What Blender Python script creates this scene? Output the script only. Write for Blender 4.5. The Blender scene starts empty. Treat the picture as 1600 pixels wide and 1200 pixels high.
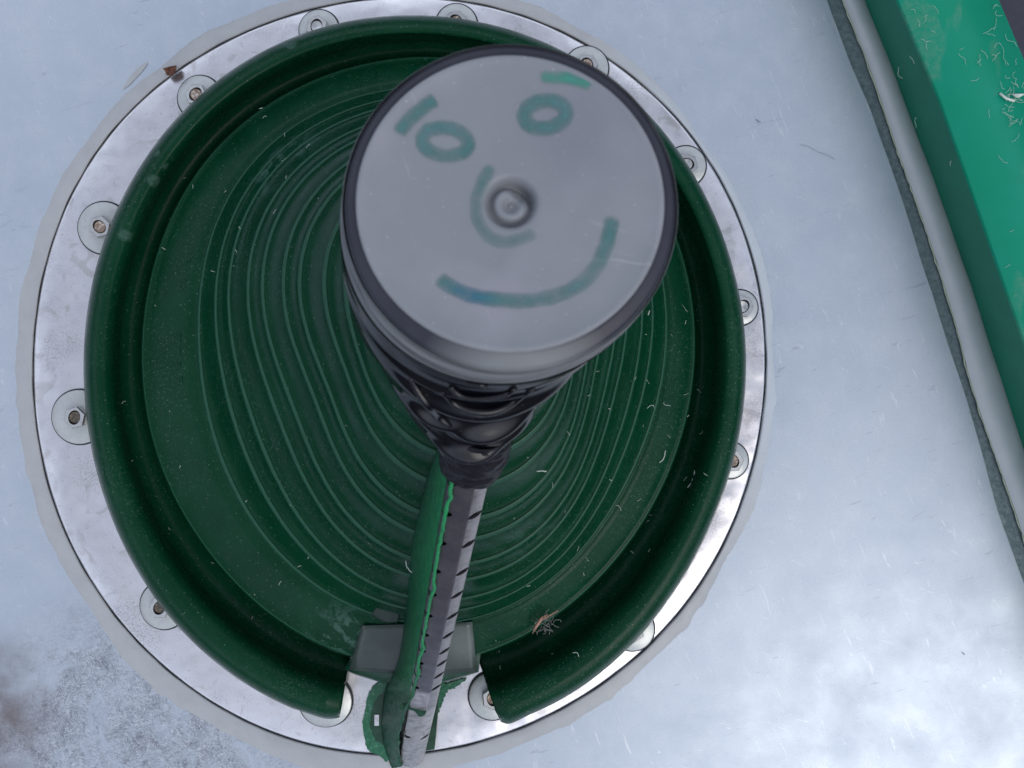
import bpy, bmesh, math, random
import numpy as np
from mathutils import Vector, Matrix, noise as mnoise

random.seed(4); rng = np.random.default_rng(4)
S = bpy.context.scene
COL = S.collection

# ---------------------------------------------------------------- camera, light, exposure
H = 0.48; F = 1200.0                      # camera height above the plate (m), focal length in photo pixels
cd = bpy.data.cameras.new('camera'); cam = bpy.data.objects.new('camera', cd); COL.objects.link(cam)
cam.location = (0, 0, H); cd.sensor_width = 36; cd.lens = 27.0; cd.clip_start = 0.01; cd.clip_end = 50
cd.dof.use_dof = True; cd.dof.focus_distance = 0.43; cd.dof.aperture_fstop = 20
S.camera = cam
SUN_EL, SUN_AZ = 50, 138                   # elevation, azimuth clockwise from +Y
W = bpy.data.worlds.new('World'); S.world = W; W.use_nodes = True
nt = W.node_tree; nt.nodes.clear()
sky = nt.nodes.new('ShaderNodeTexSky'); sky.sky_type = 'NISHITA'; sky.sun_disc = False
sky.sun_elevation = math.radians(SUN_EL); sky.sun_rotation = math.radians(SUN_AZ)
sky.dust_density = 2.0
tc = nt.nodes.new('ShaderNodeTexCoord')
cn = nt.nodes.new('ShaderNodeTexNoise'); cn.inputs['Scale'].default_value = 2.1; cn.inputs['Detail'].default_value = 6
cr = nt.nodes.new('ShaderNodeValToRGB'); cr.color_ramp.elements[0].position = .36; cr.color_ramp.elements[1].position = .66
cr.color_ramp.elements[0].color = (0.30, 0.30, 0.30, 1)
mx = nt.nodes.new('ShaderNodeMix'); mx.data_type = 'RGBA'
mx.inputs[7].default_value = (8.6, 9.3, 10.8, 1)      # cloud radiance, same unit as the sky texture
bg = nt.nodes.new('ShaderNodeBackground'); bg.inputs['Strength'].default_value = 0.108
out = nt.nodes.new('ShaderNodeOutputWorld')
L = nt.links.new
L(tc.outputs['Generated'], cn.inputs['Vector']); L(cn.outputs['Fac'], cr.inputs['Fac'])
L(cr.outputs['Color'], mx.inputs[0]); L(sky.outputs['Color'], mx.inputs[6]); 
sx = nt.nodes.new('ShaderNodeSeparateXYZ'); L(tc.outputs['Generated'], sx.inputs[0])
mr_ = nt.nodes.new('ShaderNodeMapRange'); mr_.inputs['From Min'].default_value = .50; mr_.inputs['From Max'].default_value = .93
mr_.inputs['To Min'].default_value = 1.45; mr_.inputs['To Max'].default_value = .62; mr_.clamp = True; L(sx.outputs['Z'], mr_.inputs['Value'])
vm = nt.nodes.new('ShaderNodeVectorMath'); vm.operation = 'SCALE'; L(mx.outputs[2], vm.inputs[0]); 
mr2 = nt.nodes.new('ShaderNodeMapRange'); mr2.inputs['From Min'].default_value = .12; mr2.inputs['From Max'].default_value = .48   # dark surroundings low down
mr2.inputs['To Min'].default_value = .10; mr2.inputs['To Max'].default_value = 1.0; mr2.clamp = True; L(sx.outputs['Z'], mr2.inputs['Value'])
mu = nt.nodes.new('ShaderNodeMath'); mu.operation = 'MULTIPLY'; L(mr_.outputs[0], mu.inputs[0]); L(mr2.outputs[0], mu.inputs[1]); L(mu.outputs[0], vm.inputs['Scale']); L(vm.outputs[0], bg.inputs['Color'])
L(bg.outputs[0], out.inputs[0])
sd = bpy.data.lights.new('sun', 'SUN'); sd.energy = .72; sd.angle = math.radians(34); sd.color = (1, .97, .92)
so = bpy.data.objects.new('sun', sd); COL.objects.link(so)
el, az = math.radians(SUN_EL), math.radians(SUN_AZ)
sdir = Vector((math.sin(az)*math.cos(el), math.cos(az)*math.cos(el), math.sin(el)))
so.rotation_euler = sdir.to_track_quat('Z', 'Y').to_euler()
S.view_settings.view_transform = 'Standard'; S.view_settings.look = 'None'
S.view_settings.exposure = 0.03; S.view_settings.gamma = 1; S.view_settings.use_curve_mapping = False

# ---------------------------------------------------------------- helpers
def at(u, v, z):                          # photo pixel + height above the plate -> world point
    d = H - z
    return Vector(((u-800)/F*d, (600-v)/F*d, z))
def atd(u, v, d): return at(u, v, H-d)
def px(n, z=0): return n*(H-z)/F

def tag(o, label=None, cat=None, group=None, kind=None):
    if label: o['label'] = label
    if cat: o['category'] = cat
    if group: o['group'] = group
    if kind: o['kind'] = kind
    return o
def mesh(name, verts, faces, mats, parent=None, smooth=True, fm=None):
    me = bpy.data.meshes.new(name); me.from_pydata([tuple(v) for v in verts], [], [tuple(int(i) for i in f) for f in faces])
    for m in (mats if isinstance(mats, (list, tuple)) else [mats]): me.materials.append(m)
    if fm is not None: me.polygons.foreach_set('material_index', list(fm))
    bm = bmesh.new(); bm.from_mesh(me); bmesh.ops.recalc_face_normals(bm, faces=bm.faces); bm.to_mesh(me); bm.free()
    me.polygons.foreach_set('use_smooth', [smooth]*len(me.polygons)); me.update()
    o = bpy.data.objects.new(name, me); COL.objects.link(o)
    if parent: o.parent = parent
    return o
def sharp(o, deg=35):
    o.data.set_sharp_from_angle(angle=math.radians(deg)); return o
def thing(name, label, cat, loc=(0, 0, 0), group=None):
    o = bpy.data.objects.new(name, None); COL.objects.link(o); o.location = loc; o.empty_display_size = .01
    return tag(o, label, cat, group)
def put(o, parent):                       # parent a world-built mesh under a placed Empty
    o.parent = parent; o.matrix_parent_inverse = Matrix.Translation(parent.location).inverted(); return o
def grid(rows, closed=True, skip=None):   # rows: list of (N,3); returns verts, faces
    n = len(rows[0]); V = [tuple(p) for r in rows for p in r]; Fc = []; rid = []
    for i in range(len(rows)-1):
        for j in range(n if closed else n-1):
            if skip and skip(i, j): continue
            k = (j+1) % n
            Fc.append((i*n+j, i*n+k, (i+1)*n+k, (i+1)*n+j)); rid.append(i)
    return V, Fc, rid
def solid(o, t, off=-1):
    m = o.modifiers.new('s', 'SOLIDIFY'); m.thickness = t; m.offset = off; return o
def catmull(pts, n, closed=False):
    P = [np.array(p, float) for p in pts]; res = []; m = len(P); segs = m if closed else m-1
    for i in range(segs):
        g = (lambda k: P[k % m]) if closed else (lambda k: P[min(max(k, 0), m-1)])
        a, b, c, d = g(i-1), g(i), g(i+1), g(i+2)
        for t in np.linspace(0, 1, n, endpoint=False):
            res.append(.5*((2*b)+(-a+c)*t+(2*a-5*b+4*c-d)*t*t+(-a+3*b-3*c+d)*t**3))
    if not closed: res.append(P[-1])
    return np.array(res)
def tube(pts, rad, seg=6, taper=None):
    pts = [Vector(p) for p in pts]; V = []; Fc = []
    for i, p in enumerate(pts):
        t = (pts[min(i+1, len(pts)-1)]-pts[max(i-1, 0)]).normalized()
        a = t.cross(Vector((.13, .27, 1))).normalized(); b = t.cross(a)
        r = rad*(taper(i/(len(pts)-1)) if taper else 1)
        for k in range(seg):
            th = 2*math.pi*k/seg; V.append(p+a*math.cos(th)*r+b*math.sin(th)*r)
    for i in range(len(pts)-1):
        for k in range(seg): Fc.append((i*seg+k, i*seg+(k+1) % seg, (i+1)*seg+(k+1) % seg, (i+1)*seg+k))
    Fc.append(tuple(range(seg))[::-1]); Fc.append(tuple((len(pts)-1)*seg+k for k in range(seg)))
    return V, Fc
def merge(parts):
    V = []; Fc = []
    for v, f in parts:
        o = len(V); V += list(v); Fc += [tuple(i+o for i in x) for x in f]
    return V, Fc
def n3(x, y, z, s=1.0): return mnoise.noise(Vector((x*s, y*s, z*s)))

# ---------------------------------------------------------------- materials
class M:
    def __init__(s, name, base, rough=.5, metal=0., spec=.5, coat=0.):
        s.m = bpy.data.materials.new(name); s.m.use_nodes = True; s.t = s.m.node_tree
        s.b = s.t.nodes['Principled BSDF']; s.b.inputs['Base Color'].default_value = (*base, 1)
        s.b.inputs['Roughness'].default_value = rough; s.b.inputs['Metallic'].default_value = metal
        s.b.inputs['Specular IOR Level'].default_value = spec; s.b.inputs['Coat Weight'].default_value = coat
        s.col = None; s.base = base; s.h = None
        s.tc = s.t.nodes.new('ShaderNodeTexCoord')
        s.ps = s.t.nodes.new('ShaderNodeNewGeometry').outputs['Position']
    def map(s, scale=(1, 1, 1), loc=(0, 0, 0), rot=(0, 0, 0)):
        n = s.t.nodes.new('ShaderNodeMapping')
        if rot[2]: n.vector_type = 'TEXTURE'; scale = tuple(1/q for q in scale)     # rotate first, then stretch
        n.inputs['Scale'].default_value = scale; n.inputs['Location'].default_value = loc
        n.inputs['Rotation'].default_value = rot; s.t.links.new(s.ps, n.inputs['Vector']); return n.outputs[0]
    def noise(s, scale, detail=4, rough=.55, vec=None, dist=0.):
        n = s.t.nodes.new('ShaderNodeTexNoise'); n.inputs['Scale'].default_value = scale; n.inputs['Detail'].default_value = detail
        n.inputs['Roughness'].default_value = rough; n.inputs['Distortion'].default_value = dist
        s.t.links.new(vec or s.ps, n.inputs['Vector']); return n.outputs['Fac']
    def voro(s, scale, feat='F1', vec=None, out='Distance', rnd=1.):
        n = s.t.nodes.new('ShaderNodeTexVoronoi'); n.feature = feat; n.inputs['Scale'].default_value = scale
        n.inputs['Randomness'].default_value = rnd
        s.t.links.new(vec or s.ps, n.inputs['Vector']); return n.outputs[out]
    def ramp(s, fac, a, b, va=0., vb=1.):
        n = s.t.nodes.new('ShaderNodeMapRange'); n.inputs['From Min'].default_value = a; n.inputs['From Max'].default_value = b
        n.inputs['To Min'].default_value = va; n.inputs['To Max'].default_value = vb; n.clamp = True
        s.t.links.new(fac, n.inputs['Value']); return n.outputs[0]
    def math(s, op, a, b):
        n = s.t.nodes.new('ShaderNodeMath'); n.operation = op
        for i, x in enumerate((a, b)):
            if isinstance(x, (int, float)): n.inputs[i].default_value = x
            else: s.t.links.new(x, n.inputs[i])
        return n.outputs[0]
    def mix(s, fac, color):
        n = s.t.nodes.new('ShaderNodeMix'); n.data_type = 'RGBA'
        if isinstance(fac, (int, float)): n.inputs[0].default_value = fac
        else: s.t.links.new(fac, n.inputs[0])
        if s.col is None: n.inputs[6].default_value = (*s.base, 1)
        else: s.t.links.new(s.col, n.inputs[6])
        n.inputs[7].default_value = (*color, 1); s.col = n.outputs[2]
        s.t.links.new(s.col, s.b.inputs['Base Color']); return s
    def rough(s, fac): s.t.links.new(fac, s.b.inputs['Roughness']); return s
    def bump(s, h, strength=.3, dist=.001):
        n = s.t.nodes.new('ShaderNodeBump'); n.inputs['Strength'].default_value = strength; n.inputs['Distance'].default_value = dist
        s.t.links.new(h, n.inputs['Height'])
        if s.h is not None: s.t.links.new(s.h, n.inputs['Normal'])
        s.h = n.outputs[0]; s.t.links.new(s.h, s.b.inputs['Normal']); return s
    def near(s, c, r0, r1):               # 1 inside r0, 0 outside r1 around a place on the thing
        n = s.t.nodes.new('ShaderNodeVectorMath'); n.operation = 'DISTANCE'
        s.t.links.new(s.ps, n.inputs[0]); n.inputs[1].default_value = c
        return s.ramp(n.outputs['Value'], r0, r1, 1, 0)

# galvanised plate
mp = M('galvanised_plate', (.47, .53, .61), .40, .42, .35)
mp.mix(mp.ramp(mp.noise(7, 3, .5), .38, .66, 0, .35), (.60, .65, .70))
mp.mix(mp.ramp(mp.noise(55, 6, .7), .45, .75, 0, .30), (.68, .72, .75))
mp.mix(mp.ramp(mp.noise(420, 3, .7), .60, .75, 0, .35), (.34, .38, .43))
mp.mix(mp.ramp(mp.voro(260), .035, .10, .55, 0), (.30, .33, .38))
for sc_, rot_, lo_, col_ in ((330, .4, .66, (.70, .74, .78)), (300, 1.9, .67, (.33, .37, .43)), (520, 1.2, .68, (.72, .76, .80))):
    mp.mix(mp.ramp(mp.noise(sc_, 3, .75, vec=mp.map((1, .12, 1), rot=(0, 0, rot_)), dist=1.0), lo_-.02, lo_+.03, 0, .6), col_)
mp.mix(mp.ramp(mp.noise(1100, 2, .7), .35, .65, 0, .34), (.36, .41, .49))
wear = mp.math('MULTIPLY', mp.near(at(215, 1200, 0), .02, .125), mp.ramp(mp.noise(19, 6, .75, dist=.8), .36, .60))
sp = mp.voro(380, out='Color', vec=mp.map((1, .35, 1), rot=(0, 0, .7)))
sep = mp.t.nodes.new('ShaderNodeSeparateColor'); mp.t.links.new(sp, sep.inputs[0])
mp.mix(mp.math('MULTIPLY', wear, .8), (.26, .28, .32))
mp.mix(mp.math('MULTIPLY', wear, mp.ramp(sep.outputs[0], .3, .95, 0, .45)), (.50, .52, .58))
mp.mix(mp.math('MULTIPLY', wear, mp.ramp(mp.noise(60, 7, .8, dist=1.0), .46, .60, 0, .9)), (.10, .11, .13))
fw = mp.noise(130, 3, .75, vec=mp.map((1, .22, 1), rot=(0, 0, .5)), dist=3.0); fw2 = mp.noise(150, 3, .75, vec=mp.map((.25, 1, 1), rot=(0, 0, .2)), dist=2.5)
for q_, c0_ in ((fw, (.66, .69, .74)), (fw2, (.66, .69, .74)), (mp.noise(120, 4, .7, dist=2.2), (.10, .11, .14))):
    mp.mix(mp.math('MULTIPLY', mp.ramp(wear, .05, .35), mp.ramp(mp.math('ABSOLUTE', mp.math('SUBTRACT', q_, .5), 0), .004, .020, .75, 0)), c0_)
mp.mix(mp.math('MULTIPLY', wear, mp.ramp(mp.noise(900, 4, .8, dist=1), .60, .66, 0, .8)), (.06, .06, .07))
mp.mix(mp.math('MULTIPLY', mp.near(at(-45, 1120, 0), .015, .062), mp.ramp(mp.noise(40, 5), .25, .6)), (.15, .115, .11))
mp.rough(mp.ramp(mp.noise(30, 5, .6), .3, .7, .30, .46))
mp.bump(mp.noise(7, 2), .22, .002).bump(mp.noise(900, 3), .10, .0004)
# aluminium flange
ma = M('brushed_aluminium', (.74, .73, .76), .26, .92)
ma.mix(ma.ramp(ma.noise(130, 6, .75), .56, .74, 0, .38), (.50, .49, .50))
ma.mix(ma.ramp(ma.noise(45, 4), .5, .75, 0, .5), (.68, .66, .70))
ma.mix(ma.ramp(ma.noise(520, 4, .7), .62, .74, 0, .6), (.20, .19, .18))
ma.mix(ma.math('MULTIPLY', ma.ramp(ma.noise(22, 3), .50, .62), ma.ramp(ma.noise(900, 5, .85), .50, .60, 0, .65)), (.30, .27, .24))
ma.mix(ma.ramp(ma.noise(60, 3, .5, dist=1.2), .60, .68, 0, .45), (.45, .42, .40))
ma.rough(ma.ramp(ma.noise(60, 5, .7), .3, .7, .18, .42))
ma.bump(ma.noise(34, 2), .45, .004)
# sealant
ms = M('grey_sealant', (.41, .42, .43), .42)
ms.mix(ms.ramp(ms.noise(80, 4), .4, .7, 0, .5), (.34, .35, .36))
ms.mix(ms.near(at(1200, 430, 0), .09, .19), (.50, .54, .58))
ms.mix(ms.ramp(ms.voro(330), .05, .12, .7, 0), (.20, .20, .20)); ms.bump(ms.noise(60, 3), .2, .001)
md = M('dark_gap', (.035, .04, .045), .8)
# moulded green rubber
def green(name, base, dust, rough=.33):
    g = M(name, base, rough, 0, .12)
    g.mix(g.ramp(g.noise(28, 5, .6), .42, .68, 0, .40), tuple(min(1, c*1.55+.004) for c in base))
    g.mix(g.ramp(g.noise(500, 5, .8), .60, .70, 0, .55*dust), (.10, .17, .14))
    g.mix(g.ramp(g.voro(310), .045, .09, .75*dust, 0), (.26, .34, .28))
    g.mix(g.math('MULTIPLY', g.ramp(g.noise(900, 3, .8, dist=1.5), .62, .67, 0, .7*dust), g.ramp(g.noise(18, 2), .45, .6)), (.18, .27, .22))
    for u_, v_, r_ in ((241,283,9),(262,262,6),(196,368,9),(246,240,5),(238,312,6),(228,345,4),(272,250,5),(440,62,10),(455,70,7),(286,238,4)):
        c_ = at(u_, v_, .034); g.mix(g.math('MULTIPLY', g.near(c_, px(r_*.8), px(r_*1.25)), g.ramp(g.noise(500, 3), .3, .6, .15, .42)), (.10, .18, .15))
    pat = g.voro(150, out='Color', vec=g.map((.55, 1.3, 1), rot=(0, 0, -.75))); sp_ = g.t.nodes.new('ShaderNodeSeparateColor'); g.t.links.new(pat, sp_.inputs[0])
    for c_, a_ in ((at(455, 270, .05), .6), (at(640, 790, .08), .25), (at(800, 800, .08), .35), (at(545, 1000, .025), .6)):
        g.mix(g.math('MULTIPLY', g.math('MULTIPLY', g.near(c_, .010, .030), g.ramp(sp_.outputs[0], .62, .70, 0, a_)), g.ramp(g.noise(260, 4, .7), .40, .55)), (.07, .15, .12))
    g.rough(g.ramp(g.noise(40, 5, .7), .3, .7, rough-.09, rough+.14))
    g.bump(g.noise(70, 3), .15, .001).bump(g.noise(1300, 3, .7), .10, .0003)
    return g
mg = green('green_rubber', (.0015, .036, .0155), 1., .25)
mgr = M('pale_green_ridge', (.014, .080, .045), .40, 0, .3)  # paler green for rib tops, crease and raised letters
mgr.mix(mgr.ramp(mgr.noise(300, 4, .7), .45, .7, 0, .6), (.006, .05, .030)).bump(mgr.noise(900, 3), .3, .0005)
mgf = M('green_fin_paint', (.004, .050, .025), .38, 0, .3)
an = mgf.t.nodes.new('ShaderNodeAttribute'); an.attribute_name = 'cut'; mgf.mix(an.outputs['Fac'], (.016, .30, .10))
mgf.mix(mgf.ramp(mgf.noise(110, 6, .7), .50, .66, 0, .6), (.006, .075, .036))
mgf.mix(mgf.ramp(mgf.noise(420, 5, .8), .58, .68, 0, .5), (.09, .17, .12)).bump(mgf.noise(160, 5, .7), .8, .003)
mgd = M('dark_green_film', (.004, .045, .022), .30); mgd.mix(mgd.ramp(mgd.noise(150, 5, .7), .5, .7, 0, .6), (.02, .11, .06)).bump(mgd.noise(200, 4), .4, .001)
mgs = M('spilled_green_paint', (.006, .12, .055), .35); mgs.mix(mgs.ramp(mgs.noise(300, 6, .8), .50, .66, 0, .7), (.10, .28, .19)).bump(mgs.noise(500, 4), .4, .0006)
mpatch = M('painted_sky_reflection', (.038, .056, .050), .25, 0, .4); mpatch.mix(mpatch.ramp(mpatch.noise(60, 4), .4, .7, 0, .7), (.07, .09, .083)).mix(mpatch.near(at(722, 1010, .03), .006, .018), (.13, .155, .145)).mix(mpatch.ramp(mpatch.noise(420, 5, .8), .6, .7, 0, .6), (.03, .05, .04)).bump(mpatch.noise(60, 3), .3, .001)  # sky reflection put into the colour, paler towards the right
# post
mt = M('grey_post_metal', (.095, .090, .108), .28, .55, .4)
mt.mix(mt.ramp(mt.noise(70, 6, .8), .44, .62, 0, .7), (.15, .14, .15))
mt.mix(mt.ramp(mt.noise(700, 4, .7), .6, .72, 0, .5), (.12, .12, .13)); mt.bump(mt.noise(90, 4), .3, .001)
mt.mix(mt.math('MULTIPLY', mt.near(at(648, 1130, .03), .066, .070), mt.ramp(mt.noise(130, 5, .8), .38, .60, .35, 1)), (.50, .47, .48))  # brighter reflection on the lower post, painted into the colour
mtr = M('lit_post_facet', (.27, .25, .25), .28, .7); mtr.mix(mtr.ramp(mtr.noise(170, 6, .8, dist=1), .45, .62, 0, .7), (.13, .125, .13)).bump(mtr.noise(120, 4), .3, .001)  # paler post metal, light on the right-hand facet painted in
mtb = M('bare_post_metal', (.50, .46, .45), .30, .7); mtb.mix(mtb.ramp(mtb.noise(160, 6, .8, dist=1), .45, .6, 0, .8), (.22, .23, .22)).bump(mtb.noise(120, 4), .6, .002)
mh = M('dark_inside', (.02, .03, .028), .7)
# bottle
mb = M('translucent_grey_plastic', (.235, .248, .268), .42, 0, .35)
mb.mix(mb.ramp(mb.noise(22, 4, .6), .40, .68, 0, .55), (.195, .205, .230))
mb.mix(mb.ramp(mb.noise(34, 3, .5, vec=mb.map(loc=(.2, .1, 0))), .50, .66, 0, .5), (.30, .29, .34))
mb.mix(mb.math('MULTIPLY', mb.near(atd(910, 190, .198), .006, .026), mb.ramp(mb.noise(60, 4), .3, .6, .4, .8)), (.19, .20, .235))
mb.mix(mb.ramp(mb.voro(300), .03, .07, .7, 0), (.55, .56, .58))
mb.mix(mb.ramp(mb.noise(420, 4, .8), .64, .72, 0, .35), (.45, .46, .48)); mb.bump(mb.noise(26, 3), .25, .002)
for sc_, rot_ in ((260, .3), (300, 1.4)):
    mb.mix(mb.ramp(mb.noise(sc_, 3, .75, vec=mb.map((1, .1, 1), rot=(0, 0, rot_)), dist=.8), .66, .70, 0, .35), (.42, .43, .45))
mb.b.inputs['Subsurface Weight'].default_value = .0
mbd = M('smoky_plastic_edge', (.028, .030, .043), .38, 0, .3); mbd.mix(mbd.ramp(mbd.noise(60, 4), .4, .7, 0, .5), (.045, .047, .062))
mbd.mix(mbd.near(atd(810, 640, .2), .014, .030), (.19, .20, .21))  # bottom of the edge paler, light reflected from below painted in
mbw = M('smoky_plastic_wall', (.16, .17, .185), .28, 0, .5, .3)
mbw.mix(mbw.ramp(mbw.noise(200, 3, vec=mbw.map((.05, .25, 4.5))), .45, .6, 0, .8), (.06, .062, .07)).bump(mbw.noise(200, 3, vec=mbw.map((.05, .2, 4))), .6, .001)
mk = M('black_film', (.002, .0025, .005), .12, 0, .45)
mk.mix(mk.ramp(mk.voro(300), .03, .07, .5, 0), (.15, .15, .16)); mk.rough(mk.ramp(mk.noise(40, 3), .35, .7, .10, .24)); mk.bump(mk.noise(45, 2, .5), .10, .001)
mkt = M('matt_black_tape', (.010, .010, .014), .42, 0, .15); mkt.mix(mkt.ramp(mkt.noise(500, 5, .8), .56, .68, 0, .6), (.06, .06, .068)).bump(mkt.noise(150, 4), .35, .001)
mm = M('teal_marker_ink', (.055, .185, .175), .45, 0, .4); mm.mix(mm.ramp(mm.noise(90, 4), .38, .66, 0, .85), (.11, .23, .24)).mix(mm.near(atd(735, 462, .198), .002, .008), (.03, .16, .23))
mmb = M('bright_green_marker_ink', (.04, .30, .22), .45); mmb.mix(mmb.ramp(mmb.noise(120, 4), .4, .7, 0, .7), (.08, .25, .21))
for k_ in (mm, mmb):                      # marker ink fades out towards the edge of each stroke
    an = k_.t.nodes.new('ShaderNodeAttribute'); an.attribute_name = 'ink'
    f_ = k_.math('MULTIPLY', k_.ramp(an.outputs['Fac'], .0, .95), k_.ramp(k_.noise(150, 5, .7), .3, .65, .35, .92))
    k_.t.links.new(f_, k_.b.inputs['Alpha'])
# fixings
mw = M('zinc_washer', (.50, .52, .51), .40, .6); mw.mix(mw.ramp(mw.noise(260, 5, .7), .5, .68, 0, .6), (.40, .42, .41)).bump(mw.noise(300, 4), .25, .0006)
mn = M('zinc_nut', (.66, .66, .65), .25, .9); mn.mix(mn.ramp(mn.noise(400, 4), .5, .7, 0, .5), (.35, .34, .32))
mr = M('rusty_rod_end', (.30, .22, .17), .45, .6); mr.mix(mr.ramp(mr.noise(600, 4), .5, .62, 0, .9), (.72, .62, .55))
mrd = M('dark_rod_end', (.10, .085, .07), .4, .6); mrd.mix(mrd.ramp(mrd.noise(500, 4), .5, .65, 0, .7), (.34, .27, .19))
# beam side
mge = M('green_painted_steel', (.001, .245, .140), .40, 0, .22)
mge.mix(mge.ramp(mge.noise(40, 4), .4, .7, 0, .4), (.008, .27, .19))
str_ = mge.math('MULTIPLY', mge.ramp(mge.noise(46, 2, vec=mge.map((1, .35, 1), rot=(0, 0, .1), loc=(.013, .02, 0))), .58, .62), mge.ramp(mge.noise(300, 5, .8), .40, .60, .10, .60))
mge.mix(str_, (.09, .27, .18)); mge.mix(mge.ramp(mge.voro(170), .03, .06, .6, 0), (.05, .13, .10)); mge.bump(mge.noise(90, 3), .12, .0006)
mgs2 = M('shaded_green_steel', (.002, .20, .115), .4, 0, .25); mgs2.mix(mgs2.ramp(mgs2.noise(55, 4), .4, .7, 0, .5), (.004, .15, .09))  # darker than the top face's green, shade of the side painted in
mbe = M('white_sealant_bead', (.55, .57, .58), .45); mbe.mix(mbe.ramp(mbe.noise(50, 4), .4, .7, 0, .5), (.45, .47, .49)).bump(mbe.noise(60, 4), .35, .001)
mst = M('weathered_zinc_edge', (.20, .26, .28), .45, .5); mst.mix(mst.ramp(mst.noise(260, 5, .75), .42, .62, 0, .8), (.32, .38, .40)).mix(mst.ramp(mst.noise(500, 4), .6, .7, 0, .6), (.10, .13, .14)).bump(mst.noise(240, 4), .5, .001)
mby = M('yellow_film_edge', (.50, .56, .40), .5)
mdk = M('dark_navy_floor', (.030, .030, .048), .6); mdk.mix(mdk.ramp(mdk.noise(200, 4), .5, .7, 0, .5), (.05, .05, .07))
mfl = M('pale_lint', (.62, .68, .62), .8)
mrust = M('brown_flake', (.13, .045, .02), .7); mrust.mix(mrust.ramp(mrust.noise(700, 4), .45, .6, 0, .8), (.03, .014, .01)).bump(mrust.noise(500, 4), .8, .001)
mtw = M('pinkish_husk', (.42, .24, .17), .8); mtg = M('grey_fluff', (.22, .22, .21), .9)

# ---------------------------------------------------------------- contours (photo pixels, polar about a centre)
N = 720
TH = np.arange(N)*2*math.pi/N             # image angle: 0 = right, counter-clockwise seen in the photo
def polar(pts, c, order=6):
    P = np.array(pts, float); dx = P[:, 0]-c[0]; dy = c[1]-P[:, 1]
    th = np.arctan2(dy, dx); r = np.hypot(dx, dy)
    cols = lambda t: np.stack([np.ones_like(t)]+[f(k*t) for k in range(1, order+1) for f in (np.cos, np.sin)], 1)
    A = cols(th); reg = np.diag([0]+[.02*k**3 for k in range(1, order+1) for _ in (0, 1)])
    w = np.linalg.solve(A.T@A+reg, A.T@r)
    R = cols(TH)@w
    return np.stack([c[0]+R*np.cos(TH), c[1]-R*np.sin(TH)], 1)
flange=[(525,6),(375,58),(285,109),(210,161),(143,255),(90,356),(69,431),(56,520),(52,610),(71,730),(109,846),(188,967),(259,1046),(375,1121),(487,1159),(596,1181),(665,1176),(800,1138),(931,1076),(1025,990),(1094,919),(1162,762),(1194,606),(1194,512),(1186,450),(1165,375),(1131,296),(1075,210),(1025,150),(905,64),(822,30),(700,0),(610,-4)]
rim=[(596,25),(469,56),(352,116),(262,199),(199,292),(161,390),(133,524),(131,625),(150,730),(191,846),(210,885),(281,982),(409,1084),(487,1121),(640,1143),(800,1132),(875,1095),(1006,982),(1112,819),(1162,637),(1156,481),(1094,289),(1150,431),(1000,165),(720,27),(830,60)]
crease=[(596,99),(487,127),(375,199),(300,285),(244,412),(225,524),(229,632),(259,737),(315,842),(367,911),(442,967),(600,1035),(690,1035),(762,1015),(875,952),(950,885),(1032,761),(1081,512),(1075,625),(1058,383),(1083,483),(700,92),(820,118),(930,190),(1010,280)]
k0=[(311,500),(319,415),(345,332),(395,257),(440,209),(485,179),(584,146),(700,138),(820,160),(930,235),(1005,340),(1037,440),(1040,520),(1031,600),(998,712),(965,778),(905,862),(848,910),(770,961),(700,975),(640,970),(580,957),(520,931),(460,886),(400,823),(355,736),(325,634),(312,565)]
k4=[(412,415),(416,505),(443,580),(475,670),(511,754),(538,799),(604,853),(680,882),(740,871),(848,826),(890,766),(942,595),(960,529),(965,450),(930,330),(850,240),(720,195),(620,198),(542,227),(476,284),(437,335)]
k8=[(537,437),(547,490),(577,580),(625,655),(665,697),(720,735),(770,722),(809,694),(850,620),(878,540),(890,460),(865,375),(810,310),(720,285),(630,295),(565,340),(540,385)]
Fl = polar(flange, (623, 585)); Rm = polar(rim, (650, 578)); Cr = polar(crease, (657, 560))
K0 = polar(k0, (675, 558), 5); K4 = polar(k4, (688, 540), 3); K8 = polar(k8, (712, 510), 2)
def lerp(a, b, t): return a*(1-t)+b*t
def ringc(k):                             # quadratic through rings 0, 4, 8
    a, b, c = (k-4)*(k-8)/32., -(k)*(k-8)/16., k*(k-4)/32.
    return K0*a+K4*b+K8*c
def toward(A, c, n):                      # move contour n pixels towards c
    d = np.array(c)-A; l = np.linalg.norm(d, axis=1, keepdims=True); return A+d/l*n
def w3(A, z):
    z = np.broadcast_to(z, (len(A),)); d = H-z
    return np.stack([(A[:, 0]-800)/F*d, (600-A[:, 1])/F*d, z], 1)

# ---------------------------------------------------------------- setting
def lineat(pts, v):                       # piecewise line u(v), extrapolated
    P = sorted(pts, key=lambda p: p[1]); a, b = P[0], P[1]
    for i in range(len(P)-1):
        if v >= P[i][1]: a, b = P[i], P[i+1]
    return a[0]+(b[0]-a[0])*(v-a[1])/(b[1]-a[1])
L1=[(1292,0),(1326,94),(1360,169),(1409,311),(1453,450),(1512,631),(1562,806),(1600,912)]
L2=[(1318,0),(1375,150),(1416,270),(1476,445),(1531,644),(1562,731),(1600,837)]
L3=[(1349,0),(1394,112),(1450,262),(1513,440),(1600,712)]
L4=[(1401,0),(1469,161),(1569,448),(1600,537)]
L5=[(1562,0),(1600,90),(1680,290)]
VS = np.arange(-400, 1900, 20.)
def jit(v, s, a): return a*mnoise.noise(Vector((v*s, s*13.7, 1.3)))
e1 = [at(lineat(L1, v)+jit(v, .012, 1.5), v, 0) for v in VS]
back = Vector((-.75, 0, 0))
V = []; Fc = []
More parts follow.
